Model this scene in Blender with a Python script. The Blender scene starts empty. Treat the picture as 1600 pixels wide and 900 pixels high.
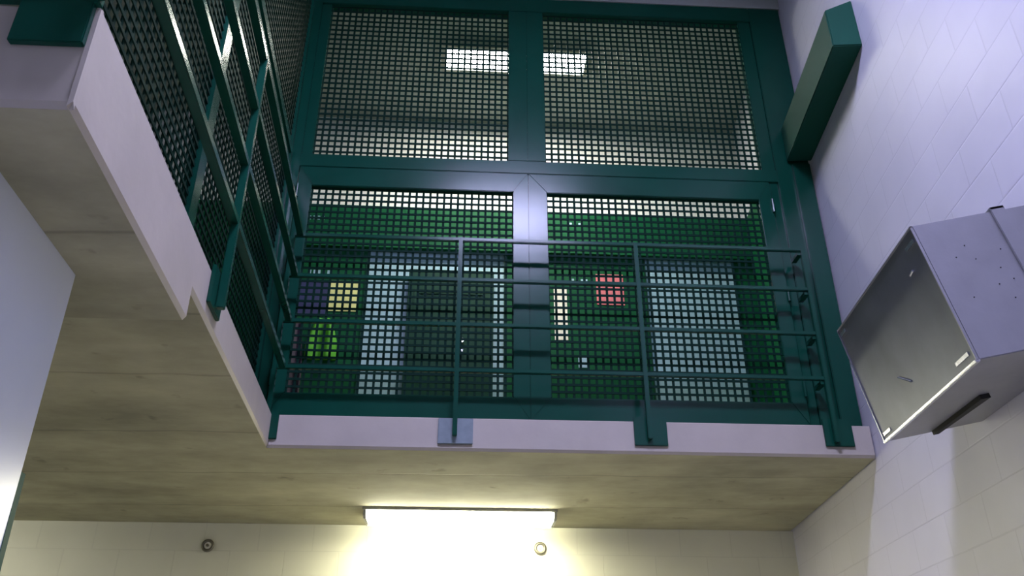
import bpy, bmesh, math, random
from mathutils import Vector, Matrix
random.seed(4)
SC = bpy.context.scene
COL = SC.collection

# ------------------------------------------------------------------ camera, world, exposure
cam_d = bpy.data.cameras.new('camera')
cam = bpy.data.objects.new('camera', cam_d)
COL.objects.link(cam)
SC.camera = cam
cam_d.sensor_width = 36.0
cam_d.lens = 36.0 * 1318.0 / 1600.0
cam_d.clip_start = 0.02
cam.location = (0, 0, 1.6)
cam.rotation_euler = (math.radians(90 + 27.8), 0, 0)

w = bpy.data.worlds.new('world')
SC.world = w
w.use_nodes = True
w.node_tree.nodes['Background'].inputs[0].default_value = (0.5, 0.55, 0.75, 1)
w.node_tree.nodes['Background'].inputs[1].default_value = 0.02
SC.view_settings.view_transform = 'Standard'
SC.view_settings.look = 'None'
SC.view_settings.gamma = 1.0
SC.view_settings.use_curve_mapping = False
SC.view_settings.exposure = 0.0

UPPER_LAMP = 175.0      # blue-white ceiling lights over the open stairwell
UPPER_COL = (0.60, 0.60, 1.0)
ROOM_LAMP = 110.0       # ceiling light in the room behind the gate
ROOM_COL = (1.0, 1.0, 0.86)
LOW_LAMP = 60.0        # fluorescent under the slab
LOW_COL = (1.0, 0.97, 0.74)
BACK_FILL = 4.0        # added fill light for the ground storey, out of view
SIDE_FILL = 30.0  # second added fill, far left under the slab
LEFT_LAMP = 5.0

# ------------------------------------------------------------------ materials
def lin(c):
    return tuple((x / 255 / 12.92) if x / 255 <= 0.04045 else ((x / 255 + 0.055) / 1.055) ** 2.4 for x in c)

def new_mat(name):
    m = bpy.data.materials.new(name)
    m.use_nodes = True
    nt = m.node_tree
    b = nt.nodes['Principled BSDF']
    return m, nt, b

def paint(name, rgb, rough=0.5, metal=0.0, var=0.12, scale=6.0, bump=0.05, coat=0.0, spec=0.5):
    """painted or plain surface with soft procedural mottling"""
    m, nt, b = new_mat(name)
    c = lin(rgb)
    tc = nt.nodes.new('ShaderNodeTexCoord')
    n = nt.nodes.new('ShaderNodeTexNoise')
    n.inputs['Scale'].default_value = scale
    n.inputs['Detail'].default_value = 5
    nt.links.new(tc.outputs['Object'], n.inputs['Vector'])
    r = nt.nodes.new('ShaderNodeValToRGB')
    r.color_ramp.elements[0].position = 0.3
    r.color_ramp.elements[1].position = 0.7
    r.color_ramp.elements[0].color = tuple(x * (1 - var) for x in c) + (1,)
    r.color_ramp.elements[1].color = tuple(min(1, x * (1 + var)) for x in c) + (1,)
    nt.links.new(n.outputs['Fac'], r.inputs['Fac'])
    nt.links.new(r.outputs['Color'], b.inputs['Base Color'])
    b.inputs['Roughness'].default_value = rough
    b.inputs['Metallic'].default_value = metal
    b.inputs['Coat Weight'].default_value = coat
    b.inputs['Specular IOR Level'].default_value = spec
    if bump:
        bp = nt.nodes.new('ShaderNodeBump')
        bp.inputs['Strength'].default_value = bump
        bp.inputs['Distance'].default_value = 0.01
        n2 = nt.nodes.new('ShaderNodeTexNoise')
        n2.inputs['Scale'].default_value = scale * 5
        nt.links.new(tc.outputs['Object'], n2.inputs['Vector'])
        nt.links.new(n2.outputs['Fac'], bp.inputs['Height'])
        nt.links.new(bp.outputs['Normal'], b.inputs['Normal'])
    return m

def block_wall(name, rgb, axis, zoff=0.0, uoff=0.0, rough=0.45, mortar=0.86):
    """painted concrete block laid in 20 cm courses"""
    m, nt, b = new_mat(name)
    c = lin(rgb)
    tc = nt.nodes.new('ShaderNodeTexCoord')
    sp = nt.nodes.new('ShaderNodeSeparateXYZ')
    nt.links.new(tc.outputs['Object'], sp.inputs[0])
    cb = nt.nodes.new('ShaderNodeCombineXYZ')
    a1 = nt.nodes.new('ShaderNodeMath'); a1.operation = 'ADD'; a1.inputs[1].default_value = uoff
    a2 = nt.nodes.new('ShaderNodeMath'); a2.operation = 'ADD'; a2.inputs[1].default_value = zoff
    nt.links.new(sp.outputs[axis], a1.inputs[0]); nt.links.new(sp.outputs[2], a2.inputs[0])
    nt.links.new(a1.outputs[0], cb.inputs[0]); nt.links.new(a2.outputs[0], cb.inputs[1])
    br = nt.nodes.new('ShaderNodeTexBrick')
    br.inputs['Scale'].default_value = 1.0
    br.inputs['Brick Width'].default_value = 0.4
    br.inputs['Row Height'].default_value = 0.2
    br.inputs['Mortar Size'].default_value = 0.005
    br.inputs['Mortar Smooth'].default_value = 0.6
    br.inputs['Color1'].default_value = c + (1,)
    br.inputs['Color2'].default_value = tuple(x * 0.97 for x in c) + (1,)
    br.inputs['Mortar'].default_value = tuple(x * mortar for x in c) + (1,)
    nt.links.new(cb.outputs[0], br.inputs['Vector'])
    n = nt.nodes.new('ShaderNodeTexNoise'); n.inputs['Scale'].default_value = 1.6; n.inputs['Detail'].default_value = 6
    nt.links.new(tc.outputs['Object'], n.inputs['Vector'])
    r = nt.nodes.new('ShaderNodeValToRGB')
    r.color_ramp.elements[0].position = 0.25; r.color_ramp.elements[0].color = (0.9, 0.9, 0.9, 1)
    r.color_ramp.elements[1].position = 0.6; r.color_ramp.elements[1].color = (1, 1, 1, 1)
    nt.links.new(n.outputs['Fac'], r.inputs['Fac'])
    mx = nt.nodes.new('ShaderNodeMix'); mx.data_type = 'RGBA'; mx.blend_type = 'MULTIPLY'; mx.inputs[0].default_value = 1
    nt.links.new(br.outputs['Color'], mx.inputs[6]); nt.links.new(r.outputs['Color'], mx.inputs[7])
    nt.links.new(mx.outputs[2], b.inputs['Base Color'])
    b.inputs['Roughness'].default_value = rough
    bp = nt.nodes.new('ShaderNodeBump'); bp.invert = True
    bp.inputs['Strength'].default_value = 0.22; bp.inputs['Distance'].default_value = 0.006
    nt.links.new(br.outputs['Fac'], bp.inputs['Height'])
    nt.links.new(bp.outputs['Normal'], b.inputs['Normal'])
    return m

def raw_concrete(name, rgb):
    """board-marked concrete with wandering joints, stains and small pits"""
    m, nt, b = new_mat(name)
    c = lin(rgb)
    N, L = nt.nodes.new, nt.links.new
    tc = N('ShaderNodeTexCoord')
    wn = N('ShaderNodeTexNoise'); wn.inputs['Scale'].default_value = 2.2; wn.inputs['Detail'].default_value = 4
    L(tc.outputs['Object'], wn.inputs['Vector'])
    sp = N('ShaderNodeSeparateXYZ'); L(tc.outputs['Object'], sp.inputs[0])
    # y' = y - .06 x + small wander
    ax = N('ShaderNodeMath'); ax.operation = 'MULTIPLY_ADD'; ax.inputs[1].default_value = -0.03
    L(sp.outputs[0], ax.inputs[0]); L(sp.outputs[1], ax.inputs[2])
    ay = N('ShaderNodeMath'); ay.operation = 'MULTIPLY_ADD'; ay.inputs[1].default_value = 0.09
    L(wn.outputs['Fac'], ay.inputs[0]); L(ax.outputs[0], ay.inputs[2])
    prev = None
    for yj in (2.12, 2.90, 3.52, 4.32, 5.12, 5.95):
        d = N('ShaderNodeMath'); d.operation = 'SUBTRACT'; d.inputs[1].default_value = yj + 0.045
        L(ay.outputs[0], d.inputs[0])
        ab = N('ShaderNodeMath'); ab.operation = 'ABSOLUTE'; L(d.outputs[0], ab.inputs[0])
        if prev is None:
            prev = ab
        else:
            mn = N('ShaderNodeMath'); mn.operation = 'MINIMUM'
            L(prev.outputs[0], mn.inputs[0]); L(ab.outputs[0], mn.inputs[1]); prev = mn
    md = prev
    jr = N('ShaderNodeMapRange'); jr.inputs[1].default_value = 0.0; jr.inputs[2].default_value = 0.013
    jr.inputs[3].default_value = 0.66; jr.inputs[4].default_value = 1.0
    L(md.outputs[0], jr.inputs[0])
    # streaky stains along the boards
    mp = N('ShaderNodeMapping'); mp.inputs['Scale'].default_value = (0.8, 1.3, 1)
    L(tc.outputs['Object'], mp.inputs[0])
    s1 = N('ShaderNodeTexNoise'); s1.inputs['Scale'].default_value = 1.5; s1.inputs['Detail'].default_value = 8; s1.inputs['Roughness'].default_value = 0.62
    L(mp.outputs[0], s1.inputs['Vector'])
    r1 = N('ShaderNodeValToRGB')
    r1.color_ramp.elements[0].position = 0.3; r1.color_ramp.elements[0].color = tuple(x * 0.6 for x in c) + (1,)
    r1.color_ramp.elements[1].position = 0.68; r1.color_ramp.elements[1].color = tuple(x * 1.2 for x in c) + (1,)
    L(s1.outputs['Fac'], r1.inputs['Fac'])
    s2 = N('ShaderNodeTexNoise'); s2.inputs['Scale'].default_value = 5.3; s2.inputs['Detail'].default_value = 3
    L(tc.outputs['Object'], s2.inputs['Vector'])
    r2 = N('ShaderNodeMapRange'); r2.inputs[1].default_value = 0.25; r2.inputs[2].default_value = 0.33
    r2.inputs[3].default_value = 0.6; r2.inputs[4].default_value = 1.0
    L(s2.outputs['Fac'], r2.inputs[0])
    mu = N('ShaderNodeMath'); mu.operation = 'MULTIPLY'
    L(jr.outputs[0], mu.inputs[0]); L(r2.outputs[0], mu.inputs[1])
    mx = N('ShaderNodeMix'); mx.data_type = 'RGBA'; mx.blend_type = 'MULTIPLY'; mx.inputs[0].default_value = 1
    L(r1.outputs['Color'], mx.inputs[6]); L(mu.outputs[0], mx.inputs[7])
    L(mx.outputs[2], b.inputs['Base Color'])
    b.inputs['Roughness'].default_value = 0.85
    bp = N('ShaderNodeBump'); bp.inputs['Strength'].default_value = 0.4; bp.inputs['Distance'].default_value = 0.01
    L(mu.outputs[0], bp.inputs['Height']); L(bp.outputs['Normal'], b.inputs['Normal'])
    return m

def glow(name, rgb, strength):
    m, nt, b = new_mat(name)
    b.inputs['Base Color'].default_value = (0.9, 0.9, 0.9, 1)
    b.inputs['Emission Color'].default_value = tuple(rgb) + (1,)
    b.inputs['Emission Strength'].default_value = strength
    return m

M_GREEN = paint('green_enamel', (14, 64, 50), rough=0.22, var=0.08, scale=3, bump=0.03, spec=0.24)
M_MESH = paint('green_mesh_paint', (9, 40, 32), rough=0.6, var=0.05, scale=3, bump=0, spec=0.06)
M_WALLGREEN = paint('green_wall_paint', (3, 80, 46), rough=0.6, var=0.06, scale=2, bump=0.03, spec=0.15)
M_SATIN = paint('green_satin_paint', (16, 70, 54), rough=0.6, var=0.08, scale=3, bump=0.03, spec=0.2)
M_DOORGREEN = paint('dark_green_door_paint', (8, 58, 42), rough=0.5, var=0.06, scale=2, bump=0.02, spec=0.2)
M_GREY = paint('grey_plate', (130, 142, 146), rough=0.3, metal=0.25, var=0.1, scale=20, bump=0.02)
M_FASCIA = paint('painted_slab_edge', (170, 162, 150), rough=0.6, var=0.07, scale=3.5, bump=0.12)
M_SOFFIT = raw_concrete('raw_concrete_soffit', (160, 156, 130))
M_WALLR = block_wall('painted_block_right', (210, 208, 218), 1, zoff=0.07, uoff=0.12, rough=0.44, mortar=0.9)
M_WALLF = block_wall('painted_block_far', (218, 216, 194), 0, zoff=0.0, uoff=0.1, rough=0.6, mortar=0.93)
M_PART = paint('grey_gloss_partition_paint', (200, 205, 212), rough=0.27, var=0.04, scale=1.5, bump=0.03)
M_FLOOR = paint('grey_floor_paint', (172, 170, 160), rough=0.6, var=0.1, scale=2)
M_CEIL = paint('upper_ceiling_paint', (150, 155, 148), rough=0.8, var=0.05, scale=3)
M_WHITE = paint('white_upper_wall', (225, 224, 222), rough=0.6, var=0.04, scale=3)
M_DARKWALL = paint('dim_left_room_wall', (120, 128, 128), rough=0.8, var=0.08, scale=2)
M_PALE = paint('pale_blue_panel_paint', (152, 184, 200), rough=0.35, var=0.05, scale=2, bump=0.02)
M_STEEL = paint('brushed_housing_steel', (146, 146, 150), rough=0.42, metal=0.35, var=0.06, scale=9, bump=0.04)
M_STEELEND = paint('smooth_end_plate_steel', (98, 102, 114), rough=0.45, metal=0.5, var=0.16, scale=5, bump=0.05)
M_LIP = paint('bright_steel_lip', (190, 192, 200), rough=0.25, metal=0.8, var=0.05, scale=20, bump=0)
M_BLACK = paint('flat_black', (14, 14, 14), rough=0.7, bump=0)
M_YELLOW = paint('yellow_card', (222, 222, 150), rough=0.7, var=0.04)
M_RED = paint('red_card', (214, 116, 124), rough=0.7, var=0.05)
M_CARD = paint('white_card', (240, 236, 220), rough=0.7, var=0.03)
M_NAVY = paint('navy_board', (40, 46, 92), rough=0.7, var=0.15)
M_LIME = paint('lime_cloth', (72, 156, 26), rough=0.7, var=0.1)
M_DULL = paint('dark_plum_cloth', (52, 44, 62), rough=0.8, var=0.2)
M_CAP = paint('lamp_body_paint', (150, 150, 140), rough=0.5, bump=0)
M_RING = paint('tarnished_ring_metal', (120, 116, 100), rough=0.35, metal=0.8, bump=0)
M_LOW = glow('fluorescent_lens', LOW_COL, LOW_LAMP)
M_UP = glow('stairwell_lamp_lens', UPPER_COL, UPPER_LAMP)
M_ROOM = glow('room_lamp_lens', ROOM_COL, ROOM_LAMP)
M_BACK = glow('rear_fill_glow', (1.0, 0.98, 0.86), BACK_FILL)
M_SIDE = glow('far_left_fill_glow', (1.0, 0.98, 0.86), SIDE_FILL)
M_LEFT = glow('side_room_lamp_lens', (0.78, 0.85, 1.0), LEFT_LAMP)

# ------------------------------------------------------------------ helpers
class Frame:
    """local plan frame: u along the wall, v across it, z up"""
    def __init__(s, ox, oy, ux, uy, flip=1):
        l = math.hypot(ux, uy); ux /= l; uy /= l
        s.o = (ox, oy); s.u = (ux, uy); s.n = (-uy * flip, ux * flip)
    def p(s, u, v, z):
        return Vector((s.o[0] + u * s.u[0] + v * s.n[0], s.o[1] + u * s.u[1] + v * s.n[1], z))
FR = Frame(0, 4.629, 1, 0.059)             # balcony front edge, v>0 goes behind it
LF = Frame(-1.356, 4.549, -0.112, 1)       # left balcony edge, u<0 comes towards the camera, v>0 goes left
RW = Frame(1.865, 0, 0.05, 1)              # right wall, v>0 comes into the stairwell
FW = Frame(0, 6.605, 1, 0.065, -1)         # far wall, v>0 comes towards the camera

def hexa(bm, P):
    """box from 8 corners: bottom 4 then top 4"""
    v = [bm.verts.new(p) for p in P]
    for f in ((0, 3, 2, 1), (4, 5, 6, 7), (0, 1, 5, 4), (1, 2, 6, 5), (2, 3, 7, 6), (3, 0, 4, 7)):
        bm.faces.new([v[i] for i in f])

def fbox(bm, F, u0, u1, v0, v1, z0, z1):
    hexa(bm, [F.p(u0, v0, z0), F.p(u1, v0, z0), F.p(u1, v1, z0), F.p(u0, v1, z0),
              F.p(u0, v0, z1), F.p(u1, v0, z1), F.p(u1, v1, z1), F.p(u0, v1, z1)])

def prism(bm, pts, z0, z1):
    a = [bm.verts.new((x, y, z0)) for x, y in pts]
    b = [bm.verts.new((x, y, z1)) for x, y in pts]
    n = len(pts)
    bm.faces.new(a[::-1]); bm.faces.new(b)
    for i in range(n):
        bm.faces.new((a[i], a[(i + 1) % n], b[(i + 1) % n], b[i]))

def profile(bm, F, prof, u0, u1):
    """extrude a (v,z) profile from u0 to u1"""
    a = [bm.verts.new(F.p(u0, v, z)) for v, z in prof]
    b = [bm.verts.new(F.p(u1, v, z)) for v, z in prof]
    n = len(prof)
    bm.faces.new(a[::-1]); bm.faces.new(b)
    for i in range(n):
        bm.faces.new((a[i], a[(i + 1) % n], b[(i + 1) % n], b[i]))

def rod(bm, p, q, r, seg=10):
    p, q = Vector(p), Vector(q)
    d = q - p
    m = Matrix.Translation((p + q) / 2) @ d.to_track_quat('Z', 'Y').to_matrix().to_4x4()
    bmesh.ops.create_cone(bm, cap_ends=True, segments=seg, radius1=r, radius2=r, depth=d.length, matrix=m)

def obj(name, bm, mat, parent=None, bevel=0.0, smooth=False):
    bmesh.ops.recalc_face_normals(bm, faces=bm.faces)
    if bevel:
        bmesh.ops.bevel(bm, geom=bm.edges[:], offset=bevel, segments=2, affect='EDGES', clamp_overlap=True)
    me = bpy.data.meshes.new(name)
    bm.to_mesh(me); bm.free()
    me.materials.append(mat)
    if smooth:
        for p in me.polygons: p.use_smooth = True
    o = bpy.data.objects.new(name, me)
    COL.objects.link(o)
    if parent:
        o.parent = parent
        o.matrix_parent_inverse = parent.matrix_world.inverted()
    return o

def thing(name, label, cat, loc, group=None):
    o = bpy.data.objects.new(name, None)
    COL.objects.link(o)
    o.location = loc
    o.empty_display_size = 0.1
    o.matrix_world = Matrix.Translation(loc)
    tag(o, label, cat, group)
    return o

def tag(o, label=None, cat=None, group=None):
    if label: o['label'] = label
    if cat: o['category'] = cat
    if group: o['group'] = group
    return o

def struct(name, bm, mat, bevel=0.0):
    o = obj(name, bm, mat, None, bevel)
    o['kind'] = 'structure'
    return o

NB = bmesh.new

def mesh_panel(F, u0, u1, vc, z0, z1, pitch=0.047, t=0.015, frame_w=0.0):
    """square welded grid: every upright and every crossbar"""
    bm = NB()
    n = max(1, round((u1 - u0) / pitch)); k = max(1, round((z1 - z0) / pitch))
    for i in range(n + 1):
        u = u0 + (u1 - u0) * i / n
        fbox(bm, F, u - t / 2, u + t / 2, vc, vc + 0.005, z0, z1)
    for j in range(k + 1):
        z = z0 + (z1 - z0) * j / k
        fbox(bm, F, u0, u1, vc - 0.005, vc, z - t / 2, z + t / 2)
    return bm

# ------------------------------------------------------------------ structure
SB, ST = 3.0, 3.19       # slab underside and top
TOP = 6.90               # upper ceiling
bm = NB(); prism(bm, [(-5, -2.5), (2.6, -2.5), (2.6, 7.2), (-5, 7.2)], -0.1, 0.0); struct('floor', bm, M_FLOOR)
bm = NB(); fbox(bm, RW, -2.5, 7.1, -0.2, 0, 0, TOP); struct('wall_right', bm, M_WALLR)
bm = NB(); fbox(bm, FW, -5.2, 2.235, -0.2, 0, 0, SB); struct('wall_far', bm, M_WALLF)
bm = NB(); fbox(bm, FW, -5.2, 2.235, -0.2, 0, ST, TOP); struct('wall_far_upper', bm, M_WHITE)
bm = NB(); prism(bm, [(-5.2, -2.5), (-5.0, -2.5), (-5.0, 6.2), (-5.2, 6.2)], 0, TOP); struct('wall_left', bm, M_DARKWALL)
bm = NB(); prism(bm, [(-5.0, -2.5), (1.74, -2.5), (1.74, -2.3), (-5.0, -2.3)], 0, TOP); struct('wall_back', bm, M_DARKWALL)
bm = NB(); prism(bm, [(-5.2, -2.5), (2.3, -2.5), (2.6, 7.0), (-5.2, 6.6)], TOP, TOP + 0.15); struct('ceiling_upper', bm, M_CEIL)

def fx(F, u, v): p = F.p(u, v, 0); return (p.x, p.y)
uS = -1.89           # where the deep near part of the slab starts (step in its edge)
uN = -3.04           # near corner of the slab edge
near = lambda x, d=0.0: (x, 1.53 + 0.059 * (x + 1.018) + d)
pS = fx(LF, uS, 0.012); pN = fx(LF, uN, 0.012)
pN = (pN[0], near(pN[0], 0.012)[1])
cF = fx(FR, -1.3555, 0.012)
bm = NB()
prism(bm, [fx(FR, 2.10, 0.012), fx(FR, -1.367, 0.012), pS, (-5.0, pS[1] - 0.2), fx(FW, -5.05, 0.0), fx(FW, 2.19, 0.0)][::-1], SB, ST)
struct('ceiling', bm, M_SOFFIT)
bm = NB()
prism(bm, [pS, pN, near(-5.0, 0.012), (-5.0, pS[1] - 0.2)][::-1], 2.88, ST)
struct('ceiling_near_bay', bm, M_SOFFIT)
# painted bands on the slab edge, with the small chamfer at the lower arris
def band(name, F, u0, u1, z0, z1):
    bm = NB(); profile(bm, F, [(0, z0 + 0.016), (0, z1 - 0.004), (0.004, z1 + 0.001), (0.0118, z1 + 0.001), (0.0118, z0 + 0.0005), (0.0112, z0)], u0, u1)
    return struct(name, bm, M_FASCIA)
band('trim_1', FR, -1.3555, 2.098, SB, ST)
band('trim_2', LF, uS, -0.001, SB, ST)
band('trim_3', LF, uN, uS, 2.88, ST)
NF = Frame(-1.018, 1.53, 1, 0.059)        # near edge running left, v>0 behind
band('trim_4', NF, -3.98, 0.0, 2.88, ST)

# partition on the left with its green door jamb
PF = Frame(-1.38, 2.34, -0.106, 1)
bm = NB(); fbox(bm, PF, -4.4, 0, 0, 0.14, 0, 2.88)
struct('wall_partition', bm, M_PART)
bm = NB()
hexa(bm, [PF.p(-0.0, -0.022, 0), PF.p(0.03, -0.022, 0), PF.p(0.03, 0.15, 0), PF.p(-0.0, 0.15, 0),
          PF.p(-0.0, 0.0, 2.25), PF.p(0.03, 0.0, 2.25), PF.p(0.03, 0.15, 2.25), PF.p(-0.0, 0.15, 2.25)])
struct('trim_5', bm, M_SATIN)
# header wall over the mesh screen
bm = NB(); fbox(bm, FR, -1.50, 2.115, 0.10, 0.22, 6.642, TOP); struct('wall_header', bm, M_CEIL)

# ------------------------------------------------------------------ front mesh screen (fixed frame) and the two gate leaves
DV = 0.106               # face of the door frame behind the slab edge
scr = thing('mesh_screen', 'green steel screen frame with two mesh upper windows, above and around the double gate', 'screen', FR.p(0.1, DV + 0.04, ST))
def member(name, u0, u1, z0, z1, par, F=FR, v0=DV, v1=DV + 0.08, mat=M_GREEN, bev=0.004):
    bm = NB(); fbox(bm, F, u0, u1, v0, v1, z0, z1)
    return obj(name, bm, mat, par, bevel=bev)
member('jamb', -1.50, -1.43, ST + 0.002, 6.64, scr)
member('stop', -1.43, -1.36, 5.09, 6.50, scr, v0=DV + 0.012)
member('jamb', 1.86, 2.105, ST + 0.002, 6.64, scr)
member('stop', 1.80, 1.86, ST + 0.002, 5.09, scr, v0=DV + 0.015)
member('stop', 1.765, 1.86, 5.09, 6.50, scr, v0=DV + 0.012)
member('jamb_cover', 1.975, 2.10, ST + 0.002, 5.14, scr, v0=DV - 0.025, v1=DV)
member('header', -1.43, 1.86, 6.50, 6.64, scr)
member('transom', -1.43, 1.86, 4.985, 5.09, scr)
member('mullion', -0.02, 0.1138, 5.09, 6.50, scr)
member('mullion', 0.1145, 0.24, 5.09, 6.50, scr)
o = obj('mesh_infill', mesh_panel(FR, -1.36, -0.02, DV + 0.04, 5.09, 6.50), M_MESH, scr)
o = obj('mesh_infill', mesh_panel(FR, 0.24, 1.765, DV + 0.04, 5.09, 6.50), M_MESH, scr)

def mitre_frame(par, u0, u1, z0, z1, wl, wr, wb, wt, v0, v1):
    """stiles and rails with mitred corners"""
    O = [(u0, z0), (u1, z0), (u1, z1), (u0, z1)]
    I = [(u0 + wl, z0 + wb), (u1 - wr, z0 + wb), (u1 - wr, z1 - wt), (u0 + wl, z1 - wt)]
    for i, nm in enumerate(('bottom_rail', 'stile', 'top_rail', 'stile')):
        j = (i + 1) % 4
        bm = NB()
        q = [O[i], O[j], I[j], I[i]]
        hexa(bm, [FR.p(a, v0, b) for a, b in q] + [FR.p(a, v1, b) for a, b in q])
        obj(nm, bm, M_GREEN, par, bevel=0.004)

def leaf(label, u0, u1, wl, wr, name='gate_leaf'):
    t = thing(name, label, 'gate', FR.p((u0 + u1) / 2, DV + 0.03, ST))
    z0, z1 = 3.215, 4.980
    mitre_frame(t, u0, u1, z0, z1, wl, wr, 0.15, 0.15, DV - 0.004, DV + 0.055)
    obj('mesh_infill', mesh_panel(FR, u0 + wl, u1 - wr, DV + 0.03, z0 + 0.15, z1 - 0.15), M_MESH, t)
    return t
gl = leaf('left green steel gate leaf with square mesh, between the left corner and the centre line', -1.425, 0.1155, 0.095, 0.10)
gr = leaf('right green steel gate leaf with square mesh, between the centre line and the block wall', 0.1172, 1.795, 0.125, 0.095)
for (par, uu) in ((gl, -1.42), (gr, 1.79)):
    for z in (3.45, 4.10, 4.78):
        bm = NB(); rod(bm, FR.p(uu, DV - 0.014, z - 0.05), FR.p(uu, DV - 0.014, z + 0.05), 0.01)
        obj('hinge', bm, M_GREEN, par)

# ------------------------------------------------------------------ left mesh screen
ls = thing('mesh_screen', 'green steel side screen with fine mesh panels, standing behind the left balcony railing', 'screen', LF.p(-1.6, 0.13, ST))
LV = 0.115
def lm(name, u0, u1, z0, z1, v0=LV, v1=LV + 0.05):
    bm = NB(); fbox(bm, LF, u0, u1, v0, v1, z0, z1)
    return obj(name, bm, M_GREEN, ls, bevel=0.003)
lm('post', 0.02, 0.075, ST, 6.64)
lm('post', -1.74, -1.64, ST, 6.64)
lm('post', -3.03, -2.97, ST, 6.64)
for a, b in ((-1.64, 0.02), (-2.97, -1.74)):
    lm('bottom_rail', a, b, ST, ST + 0.035)
    lm('middle_rail', a, b, 4.90, 4.965)
    lm('middle_rail', a, b, 5.02, 5.085)
    lm('top_rail', a, b, 6.57, 6.64)
    obj('mesh_infill', mesh_panel(LF, a, b, LV + 0.02, ST + 0.035, 4.90), M_MESH, ls)
    obj('mesh_infill', mesh_panel(LF, a, b, LV + 0.02, 5.085, 6.57), M_MESH, ls)

# ------------------------------------------------------------------ railings
RZ = (3.47, 3.765, 4.07, 4.358)
def rail_bar(F, u0, u1, z, v=-0.03, r=0.013):
    bm = NB(); fbox(bm, F, u0, u1, v - r, v + r, z - r, z + r); return bm
def post_bar(F, u, z0, z1, v=-0.03, w=0.013):
    bm = NB(); fbox(bm, F, u - w, u + w, v - 0.016, v + 0.016, z0, z1); return bm
def plate(F, u0, u1, z0, z1, v0=-0.016, v1=0.0):
    bm = NB(); fbox(bm, F, u0, u1, v0, v1, z0, z1); return bm

fr = thing('balcony_railing', 'green steel railing with four bars across the front of the balcony', 'railing', FR.p(0.25, -0.03, 3.04))
posts = (-1.372, -0.325, 0.785, 1.872)
for z in RZ:
    obj('rail', rail_bar(FR, -1.372, 1.872, z), M_GREEN, fr, bevel=0.004)
for i, u in enumerate(posts):
    obj('post', post_bar(FR, u, 3.075, RZ[-1] + 0.012, v=-0.034), M_GREEN, fr, bevel=0.003)
obj('mounting_plate', plate(FR, -1.372, -1.315, 3.045, 3.21), M_GREEN, fr, bevel=0.003)
tag(obj('mounting_plate', plate(FR, -0.42, -0.222, 3.035, 3.185), M_GREY, fr, bevel=0.003), 'grey metal mounting plate')  # lighter and greyer than the other plates
obj('mounting_plate', plate(FR, 0.70, 0.892, 3.045, 3.215), M_GREEN, fr, bevel=0.003)
obj('mounting_plate', plate(FR, 1.815, 1.985, 3.06, 3.225), M_GREEN, fr, bevel=0.003)
# little stand-offs tying the rail ends back to the gate frame
for z in RZ:
    bm = NB(); fbox(bm, FR, 1.84, 1.872, -0.03, DV - 0.026, z - 0.035, z - 0.014)
    obj('wall_tie', bm, M_GREEN, fr)

lr = thing('balcony_railing', 'green steel railing with four bars running overhead along the left side of the balcony', 'railing', LF.p(-1.6, -0.03, 3.04))
nr = thing('balcony_railing', 'green steel railing on the near slab edge at the upper left corner of the photo', 'railing', NF.p(-1.2, -0.02, 3.06))
for z in RZ:
    obj('rail', rail_bar(LF, -3.06, -0.05, z, r=0.018), M_GREEN, lr, bevel=0.004)
    obj('rail', rail_bar(NF, -2.6, -0.02, z, r=0.014), M_GREEN, nr, bevel=0.004)
for u in (-1.60,):
    obj('post', post_bar(LF, u, 3.07, RZ[-1] + 0.012, v=-0.034, w=0.016), M_GREEN, lr, bevel=0.003)
    obj('mounting_plate', plate(LF, u - 0.09, u + 0.09, 3.055, 3.22), M_GREEN, lr, bevel=0.003)
obj('post', post_bar(NF, -0.005, 3.20, RZ[-1] + 0.012, v=-0.03, w=0.016), M_GREEN, nr, bevel=0.003)
obj('mounting_plate', plate(NF, -0.188, -0.012, 3.06, 3.225, v0=-0.02), M_GREEN, nr, bevel=0.003)
bm = NB(); fbox(bm, NF, -3.9, 0.0, -0.022, 0.004, 3.192, 3.25)
obj('toe_rail', bm, M_GREEN, nr, bevel=0.003)

# ------------------------------------------------------------------ green box channel on the right wall
bm = NB()
profile(bm, RW, [(0.002, 5.155), (0.172, 5.155), (0.172, 5.44), (0.002, 5.515)], 3.70, 4.835)
tag(obj('wall_beam', bm, M_SATIN, None, bevel=0.006), 'green steel box beam fixed high on the white block wall, meeting the screen frame', 'beam')

# ------------------------------------------------------------------ steel housing on the right wall
V0 = Vector((1.558, 2.6, 2.701))
th = math.radians(11.8)
U = Vector((math.cos(th), 0, math.sin(th))); W = Vector((-math.sin(th), 0, math.cos(th))); D = Vector((0.043, 0.896, 0)).normalized()
BH, BD = 0.535, 0.90
def hp(a, d, h): return V0 + U * a + D * d + W * h
def wall_a(d, h):
    """distance along U at which the housing reaches the right wall"""
    p = V0 + D * d + W * h
    # x = 1.865 + .05 y
    return (1.863 + 0.05 * p.y - p.x) / U.x
hs = thing('equipment_housing', 'grey sheet steel box housing jutting tilted from the right block wall', 'housing', V0)
bm = NB()
hexa(bm, [hp(0, 0, 0), hp(wall_a(0, 0), 0, 0), hp(wall_a(BD, 0), BD, 0), hp(0, BD, 0),
          hp(0, 0, BH), hp(wall_a(0, BH), 0, BH), hp(wall_a(BD, BH), BD, BH), hp(0, BD, BH)])
obj('body', bm, M_STEEL, hs, bevel=0.003)
def hbox(a0, a1, d0, d1, h0, h1):
    bm = NB()
    hexa(bm, [hp(a0, d0, h0), hp(a1, d0, h0), hp(a1, d1, h0), hp(a0, d1, h0), hp(a0, d0, h1), hp(a1, d0, h1), hp(a1, d1, h1), hp(a0, d1, h1)])
    return bm
tag(obj('end_plate', hbox(-0.004, 0.0, 0.006, BD - 0.006, 0.006, BH - 0.006), M_STEELEND, hs), 'dark shiny end plate')
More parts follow.
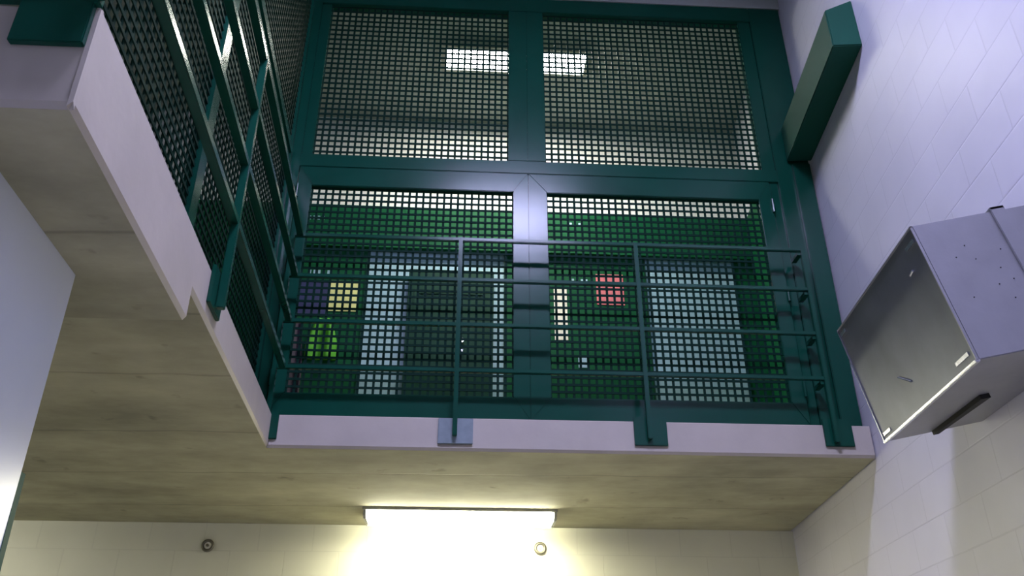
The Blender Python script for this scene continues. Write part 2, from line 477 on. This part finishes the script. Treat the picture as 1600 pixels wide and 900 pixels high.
tag(obj('lip', hbox(-0.014, 0.004, 0.0, BD, -0.006, 0.004), M_LIP, hs, bevel=0.002), 'bright folded lower lip')
tag(obj('lip', hbox(-0.010, 0.0, BD - 0.006, BD, 0.0, BH), M_LIP, hs), 'bright folded far lip')
obj('lip', hbox(-0.009, 0.0, 0.0, 0.005, 0.0, BH), M_STEEL, hs)
obj('lip', hbox(-0.009, 0.0, 0.0, BD, BH - 0.006, BH), M_STEEL, hs)
for (d0, d1, h0) in ((0.02, 0.09, BH - 0.055), (BD - 0.08, BD - 0.02, BH - 0.04), (0.03, 0.13, 0.03), (BD - 0.1, BD - 0.02, 0.02)):
    bm = NB()
    hexa(bm, [hp(-0.009, d0, h0), hp(-0.009, d1, h0), hp(-0.004, d1, h0), hp(-0.004, d0, h0),
              hp(-0.009, d0, h0 + 0.014), hp(-0.009, d1, h0 + 0.014), hp(-0.004, d1, h0 + 0.014), hp(-0.004, d0, h0 + 0.014)])
    obj('corner_tab', bm, M_LIP, hs)
bm = NB(); rod(bm, hp(-0.008, 0.55, 0.16), hp(-0.008, 0.47, 0.11), 0.004, 6); obj('catch', bm, M_LIP, hs)
bm = NB(); rod(bm, hp(-0.008, 0.11, 0.41), hp(-0.008, 0.14, 0.405), 0.005, 6); obj('catch', bm, M_LIP, hs)
# collar where the wider rear section starts, and a black strip standing in for the dark gap under it
obj('collar', hbox(0.305, 0.36, -0.010, 0.0, -0.0, BH + 0.012), M_STEEL, hs, bevel=0.002)
obj('collar', hbox(0.305, 0.36, -0.010, BD * 0.9, BH, BH + 0.012), M_STEEL, hs, bevel=0.002)
bm = NB()
hexa(bm, [hp(0.20, 0.88, -0.018), hp(0.225, 0.88, -0.018), hp(0.255, 0.45, -0.018), hp(0.215, 0.45, -0.018),
          hp(0.20, 0.88, 0.002), hp(0.225, 0.88, 0.002), hp(0.255, 0.45, 0.002), hp(0.215, 0.45, 0.002)])
tag(obj('gap_strip', bm, M_BLACK, hs), 'black strip standing in for the dark gap underneath')
for (a, h) in ((0.10, 0.38), (0.15, 0.42), (0.165, 0.36), (0.235, 0.31), (0.20, 0.25), (0.09, 0.22), (0.27, 0.38), (0.26, 0.26), (0.23, 0.19)):
    bm = NB(); rod(bm, hp(a, -0.002, h), hp(a, 0.002, h), 0.0022, 8); obj('rivet', bm, M_BLACK, hs)

# ------------------------------------------------------------------ lamp under the slab
lp = thing('ceiling_light', 'lit long fluorescent light under the concrete slab near the far wall', 'light', (-0.37, 6.12, SB))
LFm = Frame(-0.37, 6.12, 1, 0.065)
bm = NB(); fbox(bm, LFm, -0.685, 0.685, -0.15, 0.15, SB - 0.02, SB)
obj('base_tray', bm, M_CAP, lp, bevel=0.002)
bm = NB(); profile(bm, LFm, [(-0.135, SB - 0.02), (-0.13, SB - 0.05), (-0.10, SB - 0.068), (0.10, SB - 0.068), (0.13, SB - 0.05), (0.135, SB - 0.02)], -0.66, 0.66)
tag(obj('lens', bm, M_LOW, lp), 'glowing white lens')
for s in (-1, 1):
    bm = NB(); profile(bm, LFm, [(-0.14, SB - 0.02), (-0.135, SB - 0.054), (-0.10, SB - 0.073), (0.10, SB - 0.073), (0.135, SB - 0.054), (0.14, SB - 0.02)], s * 0.66, s * 0.68)
    obj('end_cap', bm, M_CAP, lp)

bm = NB(); fbox(bm, LFm, -0.68, 0.68, 0.124, 0.136, SB - 0.076, SB - 0.064); obj('rear_edge_strip', bm, M_CAP, lp)  # grey strip added to draw the lower rear edge of the lens
# fill light added behind the viewer to brighten the ground storey
bl = thing('rear_fill_light', 'added fill light on the back wall behind the viewer, outside the view', 'light', (-0.4, -2.3, 2.5))
bm = NB(); prism(bm, [(-1.3, -2.3), (0.5, -2.3), (0.5, -2.26), (-1.3, -2.26)], 2.38, 2.62); obj('base_tray', bm, M_CAP, bl)
bm = NB(); prism(bm, [(-1.27, -2.26), (0.47, -2.26), (0.47, -2.18), (-1.27, -2.18)], 2.40, 2.60); obj('lens', bm, M_BACK, bl)
sl = thing('ceiling_light', 'added fill light under the slab at the far left, hidden behind the partition', 'light', (-4.3, 5.2, SB))  # unseen fill, added to brighten the far wall and soffit on the left
SF = Frame(-4.3, 5.2, 1, 0.065)
bm = NB(); fbox(bm, SF, -0.52, 0.52, -0.12, 0.12, SB - 0.03, SB); obj('base_tray', bm, M_CAP, sl)
bm = NB(); fbox(bm, SF, -0.5, 0.5, -0.1, 0.1, SB - 0.09, SB - 0.03); obj('lens', bm, M_SIDE, sl)

# round fittings on the far wall
def ring(u, z, label, rz):
    t = thing('wall_fitting', label, 'fitting', FW.p(u, 0, z), 'round fittings on the lower far wall')
    n = FW.p(0, 1, 0) - FW.p(0, 0, 0)
    c = FW.p(u, 0.012, z)
    R = n.to_track_quat('Z', 'Y').to_matrix().to_4x4()
    bm = NB()
    seg, sub = 24, 8
    vs = []
    for i in range(seg):
        a = 2 * math.pi * i / seg
        row = []
        for j in range(sub):
            b = 2 * math.pi * j / sub
            r = 0.036 + 0.012 * math.cos(b)
            row.append(bm.verts.new(Matrix.Translation(c) @ R @ Vector((r * math.cos(a), r * math.sin(a), 0.012 * math.sin(b)))))
        vs.append(row)
    for i in range(seg):
        for j in range(sub):
            bm.faces.new((vs[i][j], vs[(i + 1) % seg][j], vs[(i + 1) % seg][(j + 1) % sub], vs[i][(j + 1) % sub]))
    obj('rim', bm, M_RING, t, smooth=True)
    bm = NB(); rod(bm, FW.p(u, 0, z), FW.p(u, 0.014, z), 0.03, 20); obj('centre_disc', bm, M_CARD, t)
    bm = NB(); rod(bm, FW.p(u, 0.012, z), FW.p(u, 0.03, z), 0.010, 12); obj('pin', bm, M_RING, t)
ring(-2.27, 2.832, 'small round metal ring fitting on the far wall, left of the fluorescent light', 0)
ring(0.215, 2.842, 'small round metal ring fitting on the far wall, below the lit fluorescent', 0)

# ------------------------------------------------------------------ lamps of the upper storey
def ceil_lamp(name, label, x, y, lx, ly, mat, z=TOP, group=None):
    t = thing(name, label, 'light', (x, y, z), group)
    F = Frame(x, y, 1, 0.06)
    bm = NB()
    for a, b, c, d in ((-lx, lx, -ly, -ly + 0.03), (-lx, lx, ly - 0.03, ly), (-lx, -lx + 0.03, -ly + 0.03, ly - 0.03), (lx - 0.03, lx, -ly + 0.03, ly - 0.03)):
        fbox(bm, F, a, b, c, d, z - 0.06, z)
    obj('trim_frame', bm, M_CAP, t)
    bm = NB(); fbox(bm, F, -lx + 0.03, lx - 0.03, -ly + 0.03, ly - 0.03, z - 0.05, z - 0.01)
    obj('lens', bm, mat, t)
    return t
ceil_lamp('ceiling_light', 'lit rectangular ceiling light seen through the mesh upper windows', 0.03, 5.66, 0.645, 0.16, M_ROOM)
ceil_lamp('ceiling_light', 'blue white ceiling light above the open stairwell, outside the view', 0.35, 1.2, 0.62, 0.32, M_UP)
ceil_lamp('ceiling_light', 'dim ceiling light of the left side landing, outside the view', -3.2, 4.2, 0.6, 0.15, M_LEFT)

# ------------------------------------------------------------------ room behind the gate
# green cell front: wall pieces around two pale recesses
def gw(name, u0, u1, z0, z1, v1, mat=M_WALLGREEN, v0=0.001):
    bm = NB(); fbox(bm, FW, u0, u1, v0, v1, z0, z1)
    return struct(name, bm, mat)
gw('wall_cell_front', -3.6, -1.29, ST, 5.40, 0.04)
gw('wall_cell_front', -0.06, 1.185, ST, 5.40, 0.04)
gw('wall_cell_front', 2.02, 2.193, ST, 5.40, 0.04)
gw('trim_6', -3.6, 2.186, 5.40, 5.83, 0.10)
bm = NB(); fbox(bm, RW, 4.98, 6.735, 0.001, 0.012, ST, 5.84); struct('wall_right_dado', bm, M_WALLGREEN)
def pane(u0, u1, z1, label):
    t = thing('wall_panel', label, 'panel', FW.p((u0 + u1) / 2, 0.02, ST))
    bm = NB(); fbox(bm, FW, u0 + 0.012, u1 - 0.012, 0.002, 0.03, ST, z1 - 0.012); obj('sheet', bm, M_PALE, t)
    bm = NB()
    fbox(bm, FW, u0, u0 + 0.012, 0.002, 0.05, ST, z1); fbox(bm, FW, u1 - 0.012, u1, 0.002, 0.05, ST, z1); fbox(bm, FW, u0 + 0.012, u1 - 0.012, 0.002, 0.05, z1 - 0.012, z1)
    obj('edging', bm, M_DOORGREEN, t)
pane(-1.288, -0.062, 5.415, 'pale blue panel behind the left gate leaf, partly covered by a dark green door')
pane(1.187, 2.018, 5.415, 'wide pale blue panel seen through the right gate leaf')
t = thing('cell_door', 'dark green door leaf seen through the mesh of the left gate leaf', 'door', FW.p(-0.53, 0.06, ST))
bm = NB(); fbox(bm, FW, -0.905, -0.165, 0.052, 0.10, ST + 0.01, 5.19); dp = obj('panel', bm, M_DOORGREEN, t, bevel=0.004)
bm = NB()
fbox(bm, FW, -0.82, -0.25, 0.10, 0.108, 4.95, 4.98); fbox(bm, FW, -0.82, -0.25, 0.10, 0.108, 4.60, 4.63)
fbox(bm, FW, -0.85, -0.82, 0.10, 0.108, 4.60, 4.98); fbox(bm, FW, -0.25, -0.22, 0.10, 0.108, 4.60, 4.98)
obj('hatch_frame', bm, M_DOORGREEN, dp)
bm = NB(); rod(bm, FW.p(-0.43, 0.10, 4.50), FW.p(-0.43, 0.15, 4.50), 0.022, 14); rod(bm, FW.p(-0.43, 0.10, 4.42), FW.p(-0.43, 0.115, 4.42), 0.014, 10)
tag(obj('knob', bm, M_LIP, dp), 'bright metal knob')

def card(name, label, cat, u0, u1, z0, z1, mat, v=0.041, th=0.006):
    bm = NB(); fbox(bm, FW, u0, u1, v, v + th, z0, z1)
    return tag(obj(name, bm, mat, None, bevel=0.0015), label, cat)
card('notice', 'pale yellow square notice on the green wall, seen through the left gate leaf', 'notice', -1.585, -1.325, 4.785, 5.08, M_YELLOW)
card('notice', 'red notice on the green wall, seen through the right gate leaf', 'notice', 0.745, 0.99, 4.92, 5.225, M_RED)
card('notice', 'tall narrow white notice on the green wall, just right of the gate centre line', 'notice', 0.365, 0.48, 4.57, 5.08, M_CARD)
card('door_label', 'tiny whitish label low on the green wall, below the narrow white notice', 'label', 0.56, 0.635, 4.32, 4.42, M_PALE)
card('notice_board', 'navy blue board beside the yellow notice, far left behind the gate mesh', 'board', -1.90, -1.60, 4.74, 5.06, M_NAVY)
def marks(u, z, n, label, w=0.02, v=0.101):
    bm = NB()
    rnd = random.Random(int(u * 100) + 7)
    for i in range(n):
        a = u + i * w * 2.0
        fbox(bm, FW, a, a + w, v, v + 0.003, z + 0.006 * rnd.random(), z + 0.04)
    tag(obj('painted_mark', bm, M_PALE, None), label, 'mark')
marks(-1.83, 5.66, 4, 'small whitish marks on the green band above the navy board')
marks(0.52, 5.68, 3, 'small whitish marks on the green band above the narrow white notice')
marks(-1.78, 5.14, 5, 'row of small whitish marks just above the navy board', v=0.041)
marks(0.53, 5.13, 4, 'row of small whitish marks between the narrow white notice and the red notice', v=0.041)
# lime cloth and dark cloth hanging on hooks
def cloth(name, label, pts, mat, v0, depth, folds):
    """hanging cloth: outline in (u,z), rippled front, real thickness"""
    bm = NB()
    (ul, ur, zt, zb) = pts
    nu, nz = 14, 12
    grid = []
    for side in (0, 1):
        g = []
        for j in range(nz + 1):
            t_ = j / nz
            row = []
            for i in range(nu + 1):
                s = i / nu
                narrow = 0.55 + 0.45 * min(1, t_ * 1.8)
                uc = (ul + ur) / 2
                u = uc + (s - 0.5) * (ur - ul) * narrow
                z = zt + (zb - zt) * t_ - 0.06 * abs(s - 0.5) * (1 - t_)
                v = v0 if side == 0 else v0 + depth * (0.55 + 0.45 * math.sin(s * folds * math.pi + t_ * 1.3))
                row.append(bm.verts.new(FW.p(u, v, z)))
            g.append(row)
        grid.append(g)
    for g in grid:
        for j in range(nz):
            for i in range(nu):
                bm.faces.new((g[j][i], g[j][i + 1], g[j + 1][i + 1], g[j + 1][i]))
    a, b = grid
    for i in range(nu):
        bm.faces.new((a[0][i], a[0][i + 1], b[0][i + 1], b[0][i])); bm.faces.new((a[nz][i], a[nz][i + 1], b[nz][i + 1], b[nz][i]))
    for j in range(nz):
        bm.faces.new((a[j][0], a[j + 1][0], b[j + 1][0], b[j][0])); bm.faces.new((a[j][nu], a[j + 1][nu], b[j + 1][nu], b[j][nu]))
    return tag(obj(name, bm, mat, None, smooth=True), label, 'cloth')
cloth('hanging_cloth', 'bright lime green cloth hanging below the yellow notice', (-1.72, -1.47, 4.71, 4.33), M_LIME, 0.041, 0.06, 3)
cloth('hanging_cloth', 'dark plum cloth hanging beside the lime green cloth', (-1.95, -1.735, 4.70, 3.95), M_DULL, 0.041, 0.07, 4)
